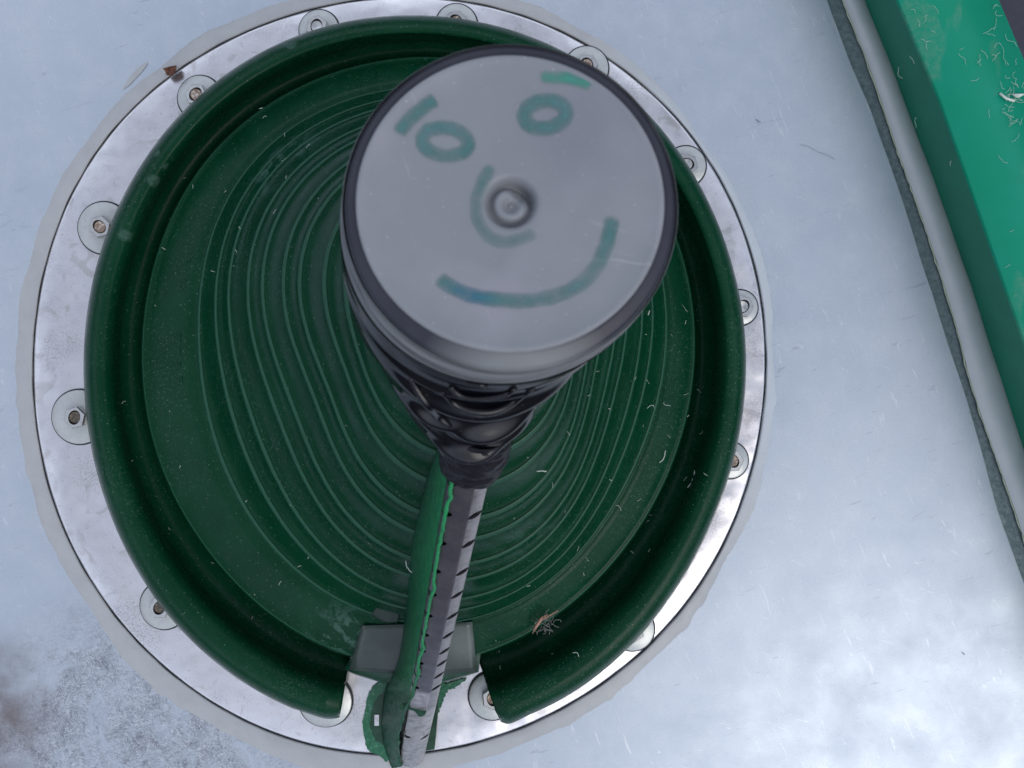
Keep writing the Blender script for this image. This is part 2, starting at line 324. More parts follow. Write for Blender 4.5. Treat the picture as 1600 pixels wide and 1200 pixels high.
for i, p in enumerate(e1):
    V += [Vector((-.8, p.y, 0)), Vector((-.35, p.y, 0)), Vector((0, p.y, 0)), p, Vector((p.x, p.y, -.004))]
for i in range(len(e1)-1):
    for k in range(4): Fc.append((i*5+k, i*5+k+1, i*5+5+k+1, i*5+5+k))
tag(mesh('roof_plate', V, Fc, mp.m, smooth=False), kind='structure')
# weathered strip in the recess beside the plate
z1 = -.0045
V = []; Fc = []
for v in VS:
    V += [at(lineat(L1, v)-14, v, z1), at(lineat(L2, v)+14, v, z1)]
for i in range(len(VS)-1): Fc.append((2*i, 2*i+1, 2*i+3, 2*i+2))
tag(mesh('edge_strip', V, Fc, mst.m, smooth=False), 'narrow weathered grey zinc strip between the pale plate and the white bead', 'metal strip')
# rounded white bead, with a thin yellowish film edge
V = []; Fc = []; ns = 9
for v in VS:
    a = lineat(L2, v)+jit(v, .011, 2.4)+jit(v, .09, 1.0); b = lineat(L3, v)+2+jit(v, .012, 2)
    for k in range(ns):
        t = k/(ns-1); V.append(at(a+(b-a)*t, v, z1+.0005+.0065*math.sin(math.pi*min(1, .1+t*.75))**.7))
    V.append(at(b+6, v, z1-.002))
for i in range(len(VS)-1):
    for k in range(ns): Fc.append((i*(ns+1)+k, i*(ns+1)+k+1, (i+1)*(ns+1)+k+1, (i+1)*(ns+1)+k))
bead = mesh('sealant_bead', V, Fc, mbe.m); tag(bead, 'rounded white sealant bead running alongside the green beam', 'sealant')
vs2 = np.arange(-200, 1100, 8.)
V, Fc = tube([at(lineat(L2, v)+jit(v, .011, 2.4)+jit(v, .09, 1.0)-1+jit(v, .3, 1.5), v, z1+.0022) for v in vs2], .00055, 5)
mesh('film_edge', V, Fc, mby.m, bead)
# green beam: side face with its shade painted in, bright top face
zt = .048
t = thing('green_beam', 'bright green painted steel beam crossing the top right corner', 'beam', at(1560, 300, 0))
V = []; Fc = []; rows = []
for v in VS:
    a = at(lineat(L3, v), v, -.003); b = at(lineat(L4, v), v, zt); c = at(lineat(L5, v), v, zt); d = Vector((c.x+.001, c.y, -.05))
    rows.append((a, b, c, d))
V, Fc, _ = grid([[r[0]for r in rows], [(r[1]+(r[0]-r[1])*.03) for r in rows]], closed=False)
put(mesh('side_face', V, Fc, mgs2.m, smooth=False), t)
rr = [[], [], [], [], []]
for a, b, c, d in rows:
    n = (c-b).normalized()
    rr[0].append(b+(a-b)*.03); rr[1].append(b+(a-b)*.008-Vector((0, 0, 0))+Vector((0.0003, 0, .0004))); rr[2].append(b+n*.0012+Vector((0, 0, .0006))); rr[3].append(c-n*.001+Vector((0, 0, .0006))); rr[4].append(d)
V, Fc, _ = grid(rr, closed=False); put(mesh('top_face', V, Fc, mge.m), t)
V, Fc, _ = grid([[Vector((.1, -1, -.052)), Vector((.1, 1, -.052))], [Vector((1.5, -1, -.052)), Vector((1.5, 1, -.052))]], closed=False)
tag(mesh('ground', V, Fc, mdk.m, smooth=False), kind='structure')

# ---------------------------------------------------------------- flange ring, sealant
cF = (623, 585)
inner = toward(Fl, cF, 175)
rows = [w3(Fl, .0003), w3(toward(Fl, cF, .6), .0019), w3(toward(Fl, cF, 3), .0022)]
for q in (30, 60, 90, 130): rows.append(w3(toward(Fl, cF, q), .0022))
rows += [w3(inner, .0022), w3(toward(inner, cF, 2), .0005)]
rows = [np.array(r) for r in rows]
for i, r in enumerate(rows[2:-2]):
    for j in range(N): r[j, 2] += .0005*n3(r[j, 0], r[j, 1], 0, 28)
V, Fc, _ = grid(rows)
fl = mesh('mounting_flange', V, Fc, ma.m); tag(fl, 'round scuffed aluminium flange ring bolted under the green cone', 'flange ring')
# sealant with uneven outer edge
wd = np.array([24+7*n3(math.cos(a)*3, math.sin(a)*3, 0)+6*n3(math.cos(a)*7, math.sin(a)*7, 2)+3*max(0, n3(math.cos(a)*22, math.sin(a)*22, 5))*(1.5-math.sin(a))+1.2*n3(math.cos(a)*120, math.sin(a)*120, 7) for a in TH])
wd += np.array([10*max(0, math.cos(a-math.radians(248)))**6 + 4*max(0, math.cos(a-math.radians(180)))**2 - 10*max(0, math.cos(a-math.radians(20)))**1.5 for a in TH])
def outw(A, c, n):
    d = A-np.array(c); l = np.linalg.norm(d, axis=1, keepdims=True); return A+d/l*np.reshape(n, (-1, 1))
gap = np.array([1.7+1.2*n3(math.cos(a)*14, math.sin(a)*14, 9) for a in TH])
rows = [w3(outw(Fl, cF, gap), .0004), w3(outw(Fl, cF, gap+1), .0022), w3(outw(Fl, cF, 5), .0024), w3(outw(Fl, cF, wd*.6), .0015), w3(outw(Fl, cF, wd*.92), .0005), w3(outw(Fl, cF, wd), .0001)]
for r in rows[2:5]:
    for j in range(N): r[j, 2] += .0003*n3(r[j, 0], r[j, 1], 3, 25)
V, Fc, _ = grid(rows); o = mesh('sealant_ring', V, Fc, ms.m); tag(o, 'pale grey sealant smeared in a ragged ring round the aluminium flange', 'sealant')
V, Fc, _ = grid([w3(toward(Fl, cF, 1), .0003), w3(outw(Fl, cF, gap+2), .0003)]); mesh('joint_dark_strip', V, Fc, md.m, o)  # dark strip in the joint between flange and sealant

# ---------------------------------------------------------------- bolts: washer, nut, rod
def bolt_master(rw, rodm):
    r = px(rw); res = []
    seg = 64
    def lathe(name, prof, mat, sg=seg, sm=True):
        rows = [[Vector((a*math.cos(2*math.pi*k/sg), a*math.sin(2*math.pi*k/sg), b)) for k in range(sg)] for a, b in prof]
        V, Fc, _ = grid(rows); o = mesh(name, V, Fc, mat); sharp(o, 40); return o
    hole = .0046
    a = lathe('washer', [(hole, 0), (hole, .0018), (r-.0006, .0018), (r-.0001, .0014), (r, .0004), (r, 0)], mw.m)
    rn = .0072
    hexr = [[Vector((q*math.cos(math.pi/3*k), q*math.sin(math.pi/3*k), z)) for k in range(6)] for q, z in ((rn, .0018), (rn, .0055), (rn*.9, .0063))]
    V, Fc, _ = grid(hexr); n = len(V); 
    ci = [n+k for k in range(24)]; V += [(.0045*math.cos(2*math.pi*k/24), .0037*math.sin(2*math.pi*k/24), .0063) for k in range(24)]
    V += [(.0045*math.cos(2*math.pi*k/24), .0037*math.sin(2*math.pi*k/24), .0020) for k in range(24)]
    for k in range(6):
        f = [12+k, 12+(k+1) % 6]+[ci[(4*(k+1)-q) % 24] for q in range(5)]; Fc.append(f)
    for k in range(24): Fc.append((ci[k], ci[(k+1) % 24], ci[(k+1) % 24]+24, ci[k]+24))
    b = mesh('nut', V, Fc, mn.m, smooth=False)
    c = lathe('rod_end', [(.0038, .001), (.0038, .0050), (.0033, .0058), (.0015, .0055), (0.00001, .0053)], rodm, 32)
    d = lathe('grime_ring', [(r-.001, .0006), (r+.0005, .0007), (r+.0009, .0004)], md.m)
    return a, b, c, d
B = [(498,44,31,'washer half under the top-left rim of the green cone, nut showing'),
     (310,150,34,'washer below the brown flake, its nut half hidden by the rim'),
     (160,355,40,'washer on the upper left with a coppery rod end'),
     (121,652,42,'largest looking washer at the far left with a dark rod end'),
     (254,948,37,'washer on the lower left, nut cut by the green rim'),
     (508,1098,41,'washer under the left end of the cut rim beside the post'),
     (771,1090,37,'washer under the right end of the cut rim beside the post'),
     (990,985,34,'washer barely showing under the lower right rim'),
     (1144,720,28,'washer barely showing under the right rim below the middle'),
     (1160,480,27,'washer on the right with its hex nut next to the rim'),
     (1074,258,31,'washer on the upper right beside the dark bottle edge'),
     (918,104,34,'washer at the top right just above the bottle'),
     (714,36,32,'washer at the very top of the ring')]
for i, (u, v, r, lab) in enumerate(B):
    dd = math.hypot(640-u, 575-v); u += (640-u)/dd*4; v += (575-v)/dd*4
    t = thing('flange_bolt', 'zinc bolt and '+lab, 'bolt', at(u, v, .0024), 'bolts round the aluminium flange')
    t.rotation_euler = (0, 0, random.uniform(0, 6))
    t.rotation_euler = (random.uniform(-.05, .05), random.uniform(-.05, .05), t.rotation_euler[2])
    for o in bolt_master(r, (mn.m if i in (5, 9, 10, 0) else mrd.m if i in (3, 4) else mr.m)): o.parent = t

# ---------------------------------------------------------------- green cone
cone = thing('green_rubber_cone', 'large dark green ribbed rubber cone with rolled rim and a slot for the post', 'rubber cone', at(660, 570, 0))
cC = (657, 560)
inring = lambda q: None
rowsP = []   # (contour2d, z, tag)
def add(A, z, tg=0): rowsP.append((A, z, tg))
add(toward(Rm, cC, 30), .012); add(toward(Rm, cC, 12), .0125); add(toward(Rm, cC, 3), .0165); add(Rm, .024); add(toward(Rm, cC, 3), .0295)
add(toward(Rm, cC, 9), .0335); add(toward(Rm, cC, 18), .0358); add(toward(Rm, cC, 28), .0362)
add(lerp(Rm, Cr, .40), .0345); add(lerp(Rm, Cr, .50), .0290)
add(lerp(Rm, Cr, .58), .017); add(lerp(Rm, Cr, .64), .0070); add(lerp(Rm, Cr, .80), .0032); add(lerp(Rm, Cr, .95), .0034)
GUT = len(rowsP)                         # rows below this index are cut away in the slot
zc = .0215
add(toward(Cr, cC, -3.5), zc-.0035); add(toward(Cr, cC, -2.0), zc-.0006, 1); add(toward(Cr, cC, 0), zc, 1); add(toward(Cr, cC, 2.2), zc-.0003)
for q in (.12, .3, .5, .7, .88): add(lerp(Cr, K0, q), zc+(.032-zc)*q-.0004)
def zk(k): return .032+.0150*k
for k in range(0, 13):
    jk = [0, .10, -.06, .12, -.04, .08, -.1, .06, 0, .05, -.05, 0, 0][k]
    for q, dz, tg in ((-.15, 0, 0), (-.10, .0006, 1), (.07, .0009, 1), (.12, -.0003, 0), (.17, -.0008, 0), (.50, -.0002, 0)):
        kk = k+q+jk
        A = ringc(kk) if kk <= 9 else lerp(ringc(9), np.array([[715, 470]]), (kk-9)/5.)
        add(A, zk(kk)+dz-(.0022 if q == .50 else 0), tg)
R3 = []
for A, z, tg in rowsP:
    P = w3(A, z)
    R3.append(P)
for i, P in enumerate(R3):
    for j in range(N):
        P[j, 2] += .0005*n3(P[j, 0], P[j, 1], .2, 14)
        if i > GUT+3:
            P[j, 0] += .00015*n3(P[j, 0], P[j, 1], .7, 120)
# slot in the rim: image-angle limits about the cone centre
aL = math.degrees(math.atan2(560-1060, 541-657)) % 360; aR = math.degrees(math.atan2(560-1060, 757-657)) % 360
jL = int(round(aL/360*N)); jR = int(round(aR/360*N))
def skip(i, j):
    if i < GUT and jL <= j < jR: return True
    return False
# pull the cut ends to the traced straight lines with rounded outer corner
def Lcut(v): return lineat([(550, 1000), (545, 1040), (537, 1085), (528, 1143)], v)
def Rcut(v): return lineat([(737, 985), (747, 1030), (765, 1085), (786, 1143)], v)
for i in range(GUT):
    P = R3[i]
    for side, j0, sgn in ((0, jL, -1), (1, jR, 1)):
        for q in range(0, 14):
            j = (j0+sgn*q) % N; A = rowsP[i][0][j]; z = P[j, 2]
            w = (1-q/14.)
            u = (Lcut if side == 0 else Rcut)(A[1]); 
            du = (u-rowsP[i][0][j0][0])*w
            edge = max(0, 1-abs(i-3.5)/3.5) if q < 6 else 0
            inn = edge*(1-q/6.)**2*10
            pt = at(A[0]+du, A[1]-inn, z-.004*max(0, (1-q/5.)) if i in (4, 5, 6, 7, 8) else z); P[j] = pt
V, Fc, rid = grid([[tuple(p) for p in P] for P in R3], skip=skip)
fm = [1 if (rowsP[r][2] and rowsP[r+1][2]) else 0 for r in rid]
top = len(R3)-1; Fc.append(tuple(top*N+j for j in range(N))); fm.append(0)
body = mesh('cone_body', V, Fc, [mg.m, mgr.m], cone, fm=fm); put(body, cone)
solid(body, .0022)
# end faces of the cut rim
for j0, nm in ((jL, 'rim_end'), (jR, 'rim_end')):
    ring = [tuple(R3[i][j0 % N]) for i in range(GUT)]
    c = np.mean(ring, axis=0); put(mesh(nm, ring+[tuple(c)], [(i, i+1, len(ring)) for i in range(len(ring)-1)]+[(len(ring)-1, 0, len(ring))], mg.m, smooth=False), cone)
# skirt edge inside the slot: short apron and a wall down to the flange
ap = [(540, 1046), (560, 1055), (600, 1066), (640, 1070), (690, 1066), (720, 1058), (748, 1049)]
apc = catmull(ap, 10); n = len(apc)
jj = [int(round(jL+(jR-jL)*i/(n-1))) % N for i in range(n)]
r0 = [tuple(R3[GUT+1][j]) for j in jj]; r1 = [tuple(at(p[0], p[1]-2, .0195)) for p in apc]; r2 = [tuple(at(p[0], p[1], .0175)) for p in apc]; r3 = [tuple(at(p[0], p[1]+1, .0035)) for p in apc]
V, Fc, _ = grid([r0, r1, r2, r3], closed=False); put(mesh('slot_apron', V, Fc, mgd.m), cone)
# grey sheet over the skirt in the slot, a sky reflection painted in
def quadpatch(corners, z, nx=16, ny=10, zf=None):
    (a, b, c, d) = [np.array(p, float) for p in corners]; rows = []
    for i in range(ny+1):
        s = i/ny; l = a*(1-s)+d*s; r = b*(1-s)+c*s
        row = []
        for k in range(nx+1):
            q = k/nx; p = l*(1-q)+r*q; p = p+np.array([0, 5*math.sin(math.pi*q)*s]); row.append(tuple(at(p[0], p[1], z(s, q))))
        rows.append(row)
    V, Fc, _ = grid(rows, closed=False); return V, Fc
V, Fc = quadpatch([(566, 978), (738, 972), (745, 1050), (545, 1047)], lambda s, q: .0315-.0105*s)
o = mesh('slot_reflection', V, Fc, mpatch.m, smooth=True); put(o, cone); solid(o, .0004); tag(o, 'grey-green patch painting a sky reflection in the slot of the rim')
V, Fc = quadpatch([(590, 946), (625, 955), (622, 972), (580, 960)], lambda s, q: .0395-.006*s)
o = mesh('slot_reflection', V, Fc, mpatch.m); put(o, cone); solid(o, .001)
# green fin standing beside the post
A3 = atd(735, 728, .268); B3 = atd(641, 1193, .470)
def depth_on_post(v): 
    k = (v-728)/(1193-728.); return 1/((1-k)/.268+k/.470)
lo = [(690, 690), (672, 735), (654, 800), (640, 860), (634, 950), (622, 1030), (603, 1078), (597, 1130), (601, 1165), (613, 1200)]
hi = [(706, 700), (710, 745), (701, 795), (690, 850), (675, 940), (661, 1015), (650, 1075), (632, 1120), (624, 1160), (628, 1196)]
lo = catmull(lo, 22); hi = catmull(hi, 22); n = len(lo)
rows = [[] for _ in range(10)]
for i in range(n):
    jag = -3+9*max(0, mnoise.noise(Vector((i*.15, 0, 3))))+1.6*mnoise.noise(Vector((i*.5, 0, 7)))
    zt_ = H-depth_on_post(hi[i][1])+.0035
    # cone surface height beneath
    vv = lo[i][1]; zb = float(np.interp(vv, [690, 745, 868, 975, 1050, 1075, 1085, 1200], [.165, .15, .092, .034, .020, .016, .003, .003]))
    zb = min(zb, zt_-.002)
    zb = max(zb-.010, .001)
    for k in range(10):
        s = k/9.
        u = lo[i][0]*(1-s)+hi[i][0]*s+(jag if k == 9 else 0)+(1.5*mnoise.noise(Vector((i*.2, k*.7, 0))) if 0 < k < 9 else 0)
        v = lo[i][1]*(1-s)+hi[i][1]*s
        z = zb+(zt_-zb)*(s**.8)
        z += .002*mnoise.noise(Vector((i*.12, k*.5, 5)))
        rows[k].append(tuple(at(u, v, max(z, .0028))))
V, Fc, _ = grid(rows, closed=False); o = mesh('slit_fin', V, Fc, mgf.m, smooth=True)
fa = o.data.attributes.new('cut', 'FLOAT', 'POINT'); fa.data.foreach_set('value', [(k/9.)**1.3*float(np.interp(i, [0, 30, 118, 142], [1, 1, .75, .1])) for k in range(10) for i in range(n)]); put(o, cone); solid(o, .0012, 0)
tag(o, 'ragged brighter green fin standing along the slit beside the post')

parts = []
for ln in ([(270,523),(270,534)],[(275,521),(275,532)],[(281,519),(281,533)],[(280,541),(280,556)],[(271,570),(272,580)],[(276,566),(277,576)],[(280,564),(281,577)],[(277,591),(279,599)],[(282,587),(283,599)],
           [(288,402),(286,410)],[(292,400),(290,409)],[(298,394),(294,409)],[(281,438),(278,445),(281,452),(285,450),(288,442),(288,436)],[(299,443),(301,438),(304,443)],[(304,430),(307,438)],[(312,400),(311,408),(316,408),(317,400)]):
    V, Fc = tube([at(u, v, float(.0282)+max(0, u-270)*.00003) for u, v in ln], .00022, 4); put(mesh('raised_letter_stroke', V, Fc, mgr.m), cone)
# ---------------------------------------------------------------- post
ax = (B3-A3).normalized(); Lp = (B3-A3).length+.004
wv = Vector((1, -.22, 0)); wv = (wv-ax*wv.dot(ax)).normalized(); nv = wv.cross(ax).normalized()
if nv.z < 0: nv = -nv
post = thing('perforated_post', 'slim grey metal post with punched edges leaning out of the cone slot', 'post', B3)
prof = [(-.0074, -.008), (-.0075, -.0012), (-.0066, .0006), (-.0050, .0012), (.0020, .0012), (.0032, .0008), (.0066, -.0022), (.0074, -.0034), (.0074, -.0080)]
th = .0009
prof_in = [(x*(1-th/.0075*1.0), y-th) for x, y in prof]; prof_in[0] = (-.0065, -.008); prof_in[-1] = (.0065, -.008)
loop = prof+prof_in[::-1]
def sweep(s0, s1, scl=1., nseg=60, offn=0.):
    rows = []
    for i in range(nseg+1):
        s = s0+(s1-s0)*i/nseg; c = A3+ax*s
        rows.append([c+wv*x*scl+nv*(y*scl+offn) for x, y in loop])
    V, Fc, _ = grid(rows); m = len(loop)
    h = m//2
    for base in (0, nseg*m):
        for k in range(h-1): Fc.append((base+k, base+k+1, base+m-2-k, base+m-1-k))
    return V, Fc
def s_at(v):                              # length along the post whose axis shows at photo row v
    d = depth_on_post(v); p = H-d; return (A3.z-p)/(A3.z-B3.z)*(Lp-.004)
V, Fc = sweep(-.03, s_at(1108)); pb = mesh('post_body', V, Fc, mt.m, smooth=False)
V, Fc = sweep(s_at(1109), Lp, nseg=20, offn=-.0004); pf = mesh('post_foot', V, Fc, mtb.m, smooth=False)
cut = []
hv = [756, 804, 849, 893, 929, 962, 992, 1017, 1036, 1055, 1074]; hf = [1152]
def cutter(s, side):
    c = A3+ax*s+wv*(.0056 if side > 0 else -.0064)+nv*(-.001 if side > 0 else .0005)
    V = []; Fc = []; seg = 16
    d = (nv+wv*(.9*side)).normalized(); e = ax; g = d.cross(e)
    if side > 0: e = (ax-wv*.5).normalized()
    for q in (-.0042, .0042):
        for k in range(seg):
            a = 2*math.pi*k/seg; V.append(c+d*q+g*math.cos(a)*.0030+e*math.sin(a)*.0021)
    for k in range(seg): Fc.append((k, (k+1) % seg, seg+(k+1) % seg, seg+k))
    Fc += [tuple(range(seg))[::-1], tuple(range(seg, 2*seg))]
    return V, Fc
def bore(o, lst):
    V, Fc = merge([cutter(s_at(v), sd) for v in lst for sd in (1, -1)])
    c = mesh('cutter', V, Fc, mh.m, smooth=False)
    m = o.modifiers.new('b', 'BOOLEAN'); m.operation = 'DIFFERENCE'; m.object = c; m.solver = 'EXACT'
    bpy.context.view_layer.update()
    me = bpy.data.meshes.new_from_object(o.evaluated_get(bpy.context.evaluated_depsgraph_get()))
    o.modifiers.clear(); o.data = me; bpy.data.objects.remove(c)
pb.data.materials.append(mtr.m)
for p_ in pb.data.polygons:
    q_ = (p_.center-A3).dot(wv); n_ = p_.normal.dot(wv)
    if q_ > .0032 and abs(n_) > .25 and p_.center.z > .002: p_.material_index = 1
bore(pb, hv); bore(pf, hf)
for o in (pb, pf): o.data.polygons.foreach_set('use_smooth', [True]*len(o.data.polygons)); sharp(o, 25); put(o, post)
# added dark sheet inside the folded post, painting shade into the punched holes
rows = [[A3+ax*s+wv*x+nv*y for x, y in ((-.0058, -.0079), (-.0058, -.0022), (.001, -.0018), (.0050, -.0042), (.0058, -.0079))] for s in (-.02, Lp-.002)]
V, Fc, _ = grid(rows, closed=False); put(mesh('post_hole_shade', V, Fc, mh.m, smooth=False), post)
# dark green slab beside the foot, tongue
def slab(pts, z0, z1, mat, name, par):
    m = len(pts); V = [at(u, v, z1) for u, v in pts]+[Vector((at(u, v, z1).x, at(u, v, z1).y, z0)) for u, v in pts]
    Fc = [tuple(range(m))]+[(k, (k+1) % m, m+(k+1) % m, m+k) for k in range(m)]
    o = mesh(name, V, Fc, mat, smooth=False); put(o, par); return o
slab([(664, 1072), (686, 1068), (684, 1120), (679, 1171), (657, 1174)], .0028, .0060, mgd.m, 'dark_foot_slab', post)
V = []; Fc = []
tp = catmull([(621, 1104), (632, 1098), (647, 1100), (660, 1096), (667, 1104), (664, 1116), (655, 1119), (648, 1111), (636, 1108), (626, 1110)], 5, True)
zb = H-depth_on_post(1108)+.0022
V = [at(p[0], p[1], zb) for p in tp]+[at(p[0], p[1]+1, zb-.0025) for p in tp]; m = len(tp)
Fc = [tuple(range(m))]+[(k, (k+1) % m, m+(k+1) % m, m+k) for k in range(m)]
o = mesh('green_tongue', V, Fc, mgf.m, smooth=False); put(o, post)
# spilled paint on the flange
def film(pts, z, mat, name, par, amp=1.8, sc=.2):
    c = catmull(pts, 10, True); c = np.array([[p[0]+amp*mnoise.noise(Vector((p[0]*sc, p[1]*sc, 1))), p[1]+amp*mnoise.noise(Vector((p[0]*sc, p[1]*sc, 8)))] for p in c])
    m = len(c); V = [at(p[0], p[1], z) for p in c]+[at(p[0], p[1], z-.0006) for p in c]
    Fc = [tuple(range(m))]+[(k, (k+1) % m, m+(k+1) % m, m+k) for k in range(m)]
    o = mesh(name, V, Fc, mat, par, smooth=False); return o
film([(606, 1070), (590, 1068), (577, 1082), (571, 1105), (566, 1130), (570, 1155), (575, 1172), (592, 1180), (608, 1182)], .0036, mgs.m, 'paint_spill', fl)
film([(606, 1085), (592, 1088), (582, 1105), (578, 1128), (583, 1150), (593, 1160), (606, 1160)], .0039, mgd.m, 'paint_spill', fl)
slab([(585, 1117), (592, 1117), (592, 1134), (585, 1134)], .0038, .0044, ma.m, 'bright_slot_mark', fl).parent = fl
film([(684, 1070), (700, 1068), (728, 1060), (712, 1074), (697, 1082), (690, 1100), (684, 1112)], .0034, mgs.m, 'paint_spill', fl, 4, .25)

# ---------------------------------------------------------------- bottle on the post
bt = thing('upturned_bottle', 'smoky grey plastic bottle upturned on the post with a smiling face drawn on its base', 'bottle', atd(798, 322, .198))
zd = H-.198
def circ(c, nrm, r, n=200, ell=1., ph=0):
    nrm = Vector(nrm).normalized(); X = (Vector((1, 0, 0))-nrm*nrm.x).normalized(); Y = nrm.cross(X)
    return [c+X*math.cos(2*math.pi*k/n)*r+Y*math.sin(2*math.pi*k/n)*r*ell for k in range(n)]
nz = Vector((.02, .03, 1)).normalized()
Cc = atd(798, 317, .1980)
sc = .198/F
# base disc with central punt (lathe about Cc)
prof = [(0.0001, -.0030), (2, -.0031), (4.5, -.0038), (8, -.0036), (12, -.0026), (18, -.0014), (24, -.0016), (29, -.0032), (33, -.0044), (36, -.0032), (39, -.0012), (43, -.0002), (50, 0), (90, .0001), (150, .0001), (200, 0), (226, 0), (230, .0003), (236, .0006), (240, .0004), (242, -.0004)]
rows = [circ(Cc+nz*h, nz, r*sc, 240, .97) for r, h in prof]
for i, (r, h) in enumerate(prof):         # small lopsided pinch in the punt
    if 15 < r < 40:
        for k in range(240):
            a = 2*math.pi*k/240; rows[i][k] = rows[i][k]-nz*.0030*max(0, math.cos(a-math.radians(50)))**3
V, Fc, _ = grid(rows); Fc.append(tuple(range(240))); put(mesh('bottle_base', V, Fc, mb.m), bt)
# rolled edge
Co = atd(798, 324, .200)
rows = [circ(Cc-nz*.0004, nz, 242*sc, 240, .97), circ(Cc-nz*.0012, nz, 245*sc, 240, .975), circ(Co+nz*.0008, nz, 254*sc, 240, .985), circ(Co, nz, 260*sc, 240, .99), circ(Co-nz*.0015, nz, 262.5*sc, 240, .99), circ(Co-nz*.004, nz, 262*sc, 240, .985)]
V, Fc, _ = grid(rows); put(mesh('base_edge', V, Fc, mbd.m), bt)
# wall and film: lofted sections (u, v, r_px, depth)
pd = -ax
sec = [(798, 324, 262, .204), (795, 332, 259, .207), (790, 343, 256, .211), (780, 364, 243, .217), (765, 395, 226, .224), (750, 440, 198, .233), (742, 500, 160, .242), (738, 560, 122, .250), (737, 610, 96, .256), (738, 652, 74, .261), (739, 683, 57, .266), (739, 696, 49, .270), (738, 700, 45, .272)]
SC = catmull([(*s, 0) for s in sec], 20)
nS = len(SC); rows = []
for i, s in enumerate(SC):
    t_ = min(1, i/(nS-1)); tt = t_*t_*(3-2*t_)
    nn = (nz*(1-tt)+pd*tt).normalized()
    # keep the circle roughly facing the viewer at first, then turned to the post
    nn = (nz*(1-.75*tt)+pd*.75*tt).normalized()
    rows.append((atd(s[0], s[1], s[3]), nn, s[2]*s[3]/F, t_))
iw = int(nS*.22)
FR = math.radians(270)                    # the side facing the bottom of the photo
FOLDS = [(.36,.06,.020,.0010,FR,1.2),(.47,.10,.034,.0030,FR+.2,.8),(.60,.17,.036,.0030,FR+.25,.65),(.56,.16,.026,.0018,FR-.6,.5),
         (.73,.18,.034,.0022,FR-.1,.7),(.86,.08,.024,.0013,FR+.4,.9),(.94,.05,.016,.0008,FR,1.2),
         (.45,-.12,.030,.0020,FR-1.5,.5),(.60,-.15,.032,.0020,FR-1.3,.5),(.50,.12,.030,.0016,FR+1.4,.6),(.68,.10,.030,.0016,FR+1.2,.6)]
def section(i, amp, n=360, grow=0., el=.985):
    c, nn, r, t_ = rows[i]
    R = circ(c, nn, 1.0, n, el); outp = []
    for k in range(n):
        a = 2*math.pi*k/n; d = (R[k]-c)
        h = 0
        if amp:
            ca, sa = math.cos(a), math.sin(a)
            env = min(1, max(0, (t_-.20)/.12))*min(1, (1.02-t_)/.08)
            for t0, sg, wd_, am, a0, aw in FOLDS:
                da = math.atan2(math.sin(a-a0), math.cos(a-a0)); e_ = math.exp(-(da/aw)**2)
                tcv = t0-sg*(1-math.cos(da))
                x_ = (t_-tcv)/wd_
                h += am*e_*(math.exp(-x_*x_)-.55*math.exp(-(x_-1.7)**2))*env
            h += .0005*mnoise.noise(Vector((ca*1.1, sa*1.1, t_*4)))*env
            h += .0002*mnoise.noise(Vector((ca*.8, sa*.8, t_*22)))*amp
        if amp and t_ < .26: h += .00020*math.sin(t_*150)*min(1, (.26-t_)/.05)
        outp.append(c+d*(r+h+grow))
    return outp
V, Fc, _ = grid([section(i, .25) for i in range(0, iw+4)]); put(mesh('bottle_wall', V, Fc, mbw.m), bt)
wrapt = thing('black_film_wrap', 'glossy black plastic film wrinkled round the bottle shoulder and post top', 'plastic wrap', atd(738, 560, .25))
fr = []
for i in range(iw, nS): fr.append(section(i, 1., grow=.0004))
# fine subdivision along the length
fr2 = []
for i in range(len(fr)-1): fr2.append(fr[i]); fr2.append([(a+b)/2 for a, b in zip(fr[i], fr[i+1])])
fr2.append(fr[-1])
V, Fc, _ = grid(fr2); o = mesh('film', V, Fc, mk.m); put(o, wrapt)
from mathutils.bvhtree import BVHTree
bvh = BVHTree.FromPolygons([Vector(v) for v in V], Fc)
def onfilm_path(c, lift):
    P = [onfilm(p[0], p[1], lift) for p in c]; D = [H-p.z for p in P]
    for _ in range(6): D = [(D[max(i-1, 0)]+2*D[i]+D[min(i+1, len(D)-1)])/4 for i in range(len(D))]
    return [atd(p[0], p[1], d) for p, d in zip(c, D)]
def onfilm(u, v, lift):
    e = Vector((0, 0, H)); d = (atd(u, v, .3)-e).normalized(); h = bvh.ray_cast(e, d)
    return (h[0] if h[0] else atd(u, v, .235))-d*lift
# folded loop on the front
fl_pts = [(704, 604), (716, 616), (738, 622), (765, 621), (790, 616), (803, 608), (800, 599), (786, 598), (765, 602), (745, 601), (728, 598)]
c = catmull([(u, v, 0) for u, v in fl_pts], 6)
V, Fc = tube(onfilm_path(c, .0006), .0009, 6); put(mesh('film_fold', V, Fc, mk.m), wrapt)
c = catmull([(690, 612, 0), (712, 632, 0), (740, 642, 0), (770, 642, 0), (800, 630, 0), (835, 606, 0)], 8)
V, Fc = tube(onfilm_path(c, .0006), .0017, 8, lambda s: .3+.7*math.sin(math.pi*s)); put(mesh('film_fold', V, Fc, mk.m), wrapt)
c = catmull([(640, 590, 0), (665, 628, 0), (690, 655, 0), (705, 668, 0)], 8)
V, Fc = tube(onfilm_path(c, .0004), .0016, 8, lambda s: .3+.7*math.sin(math.pi*s)); put(mesh('film_fold', V, Fc, mk.m), wrapt)
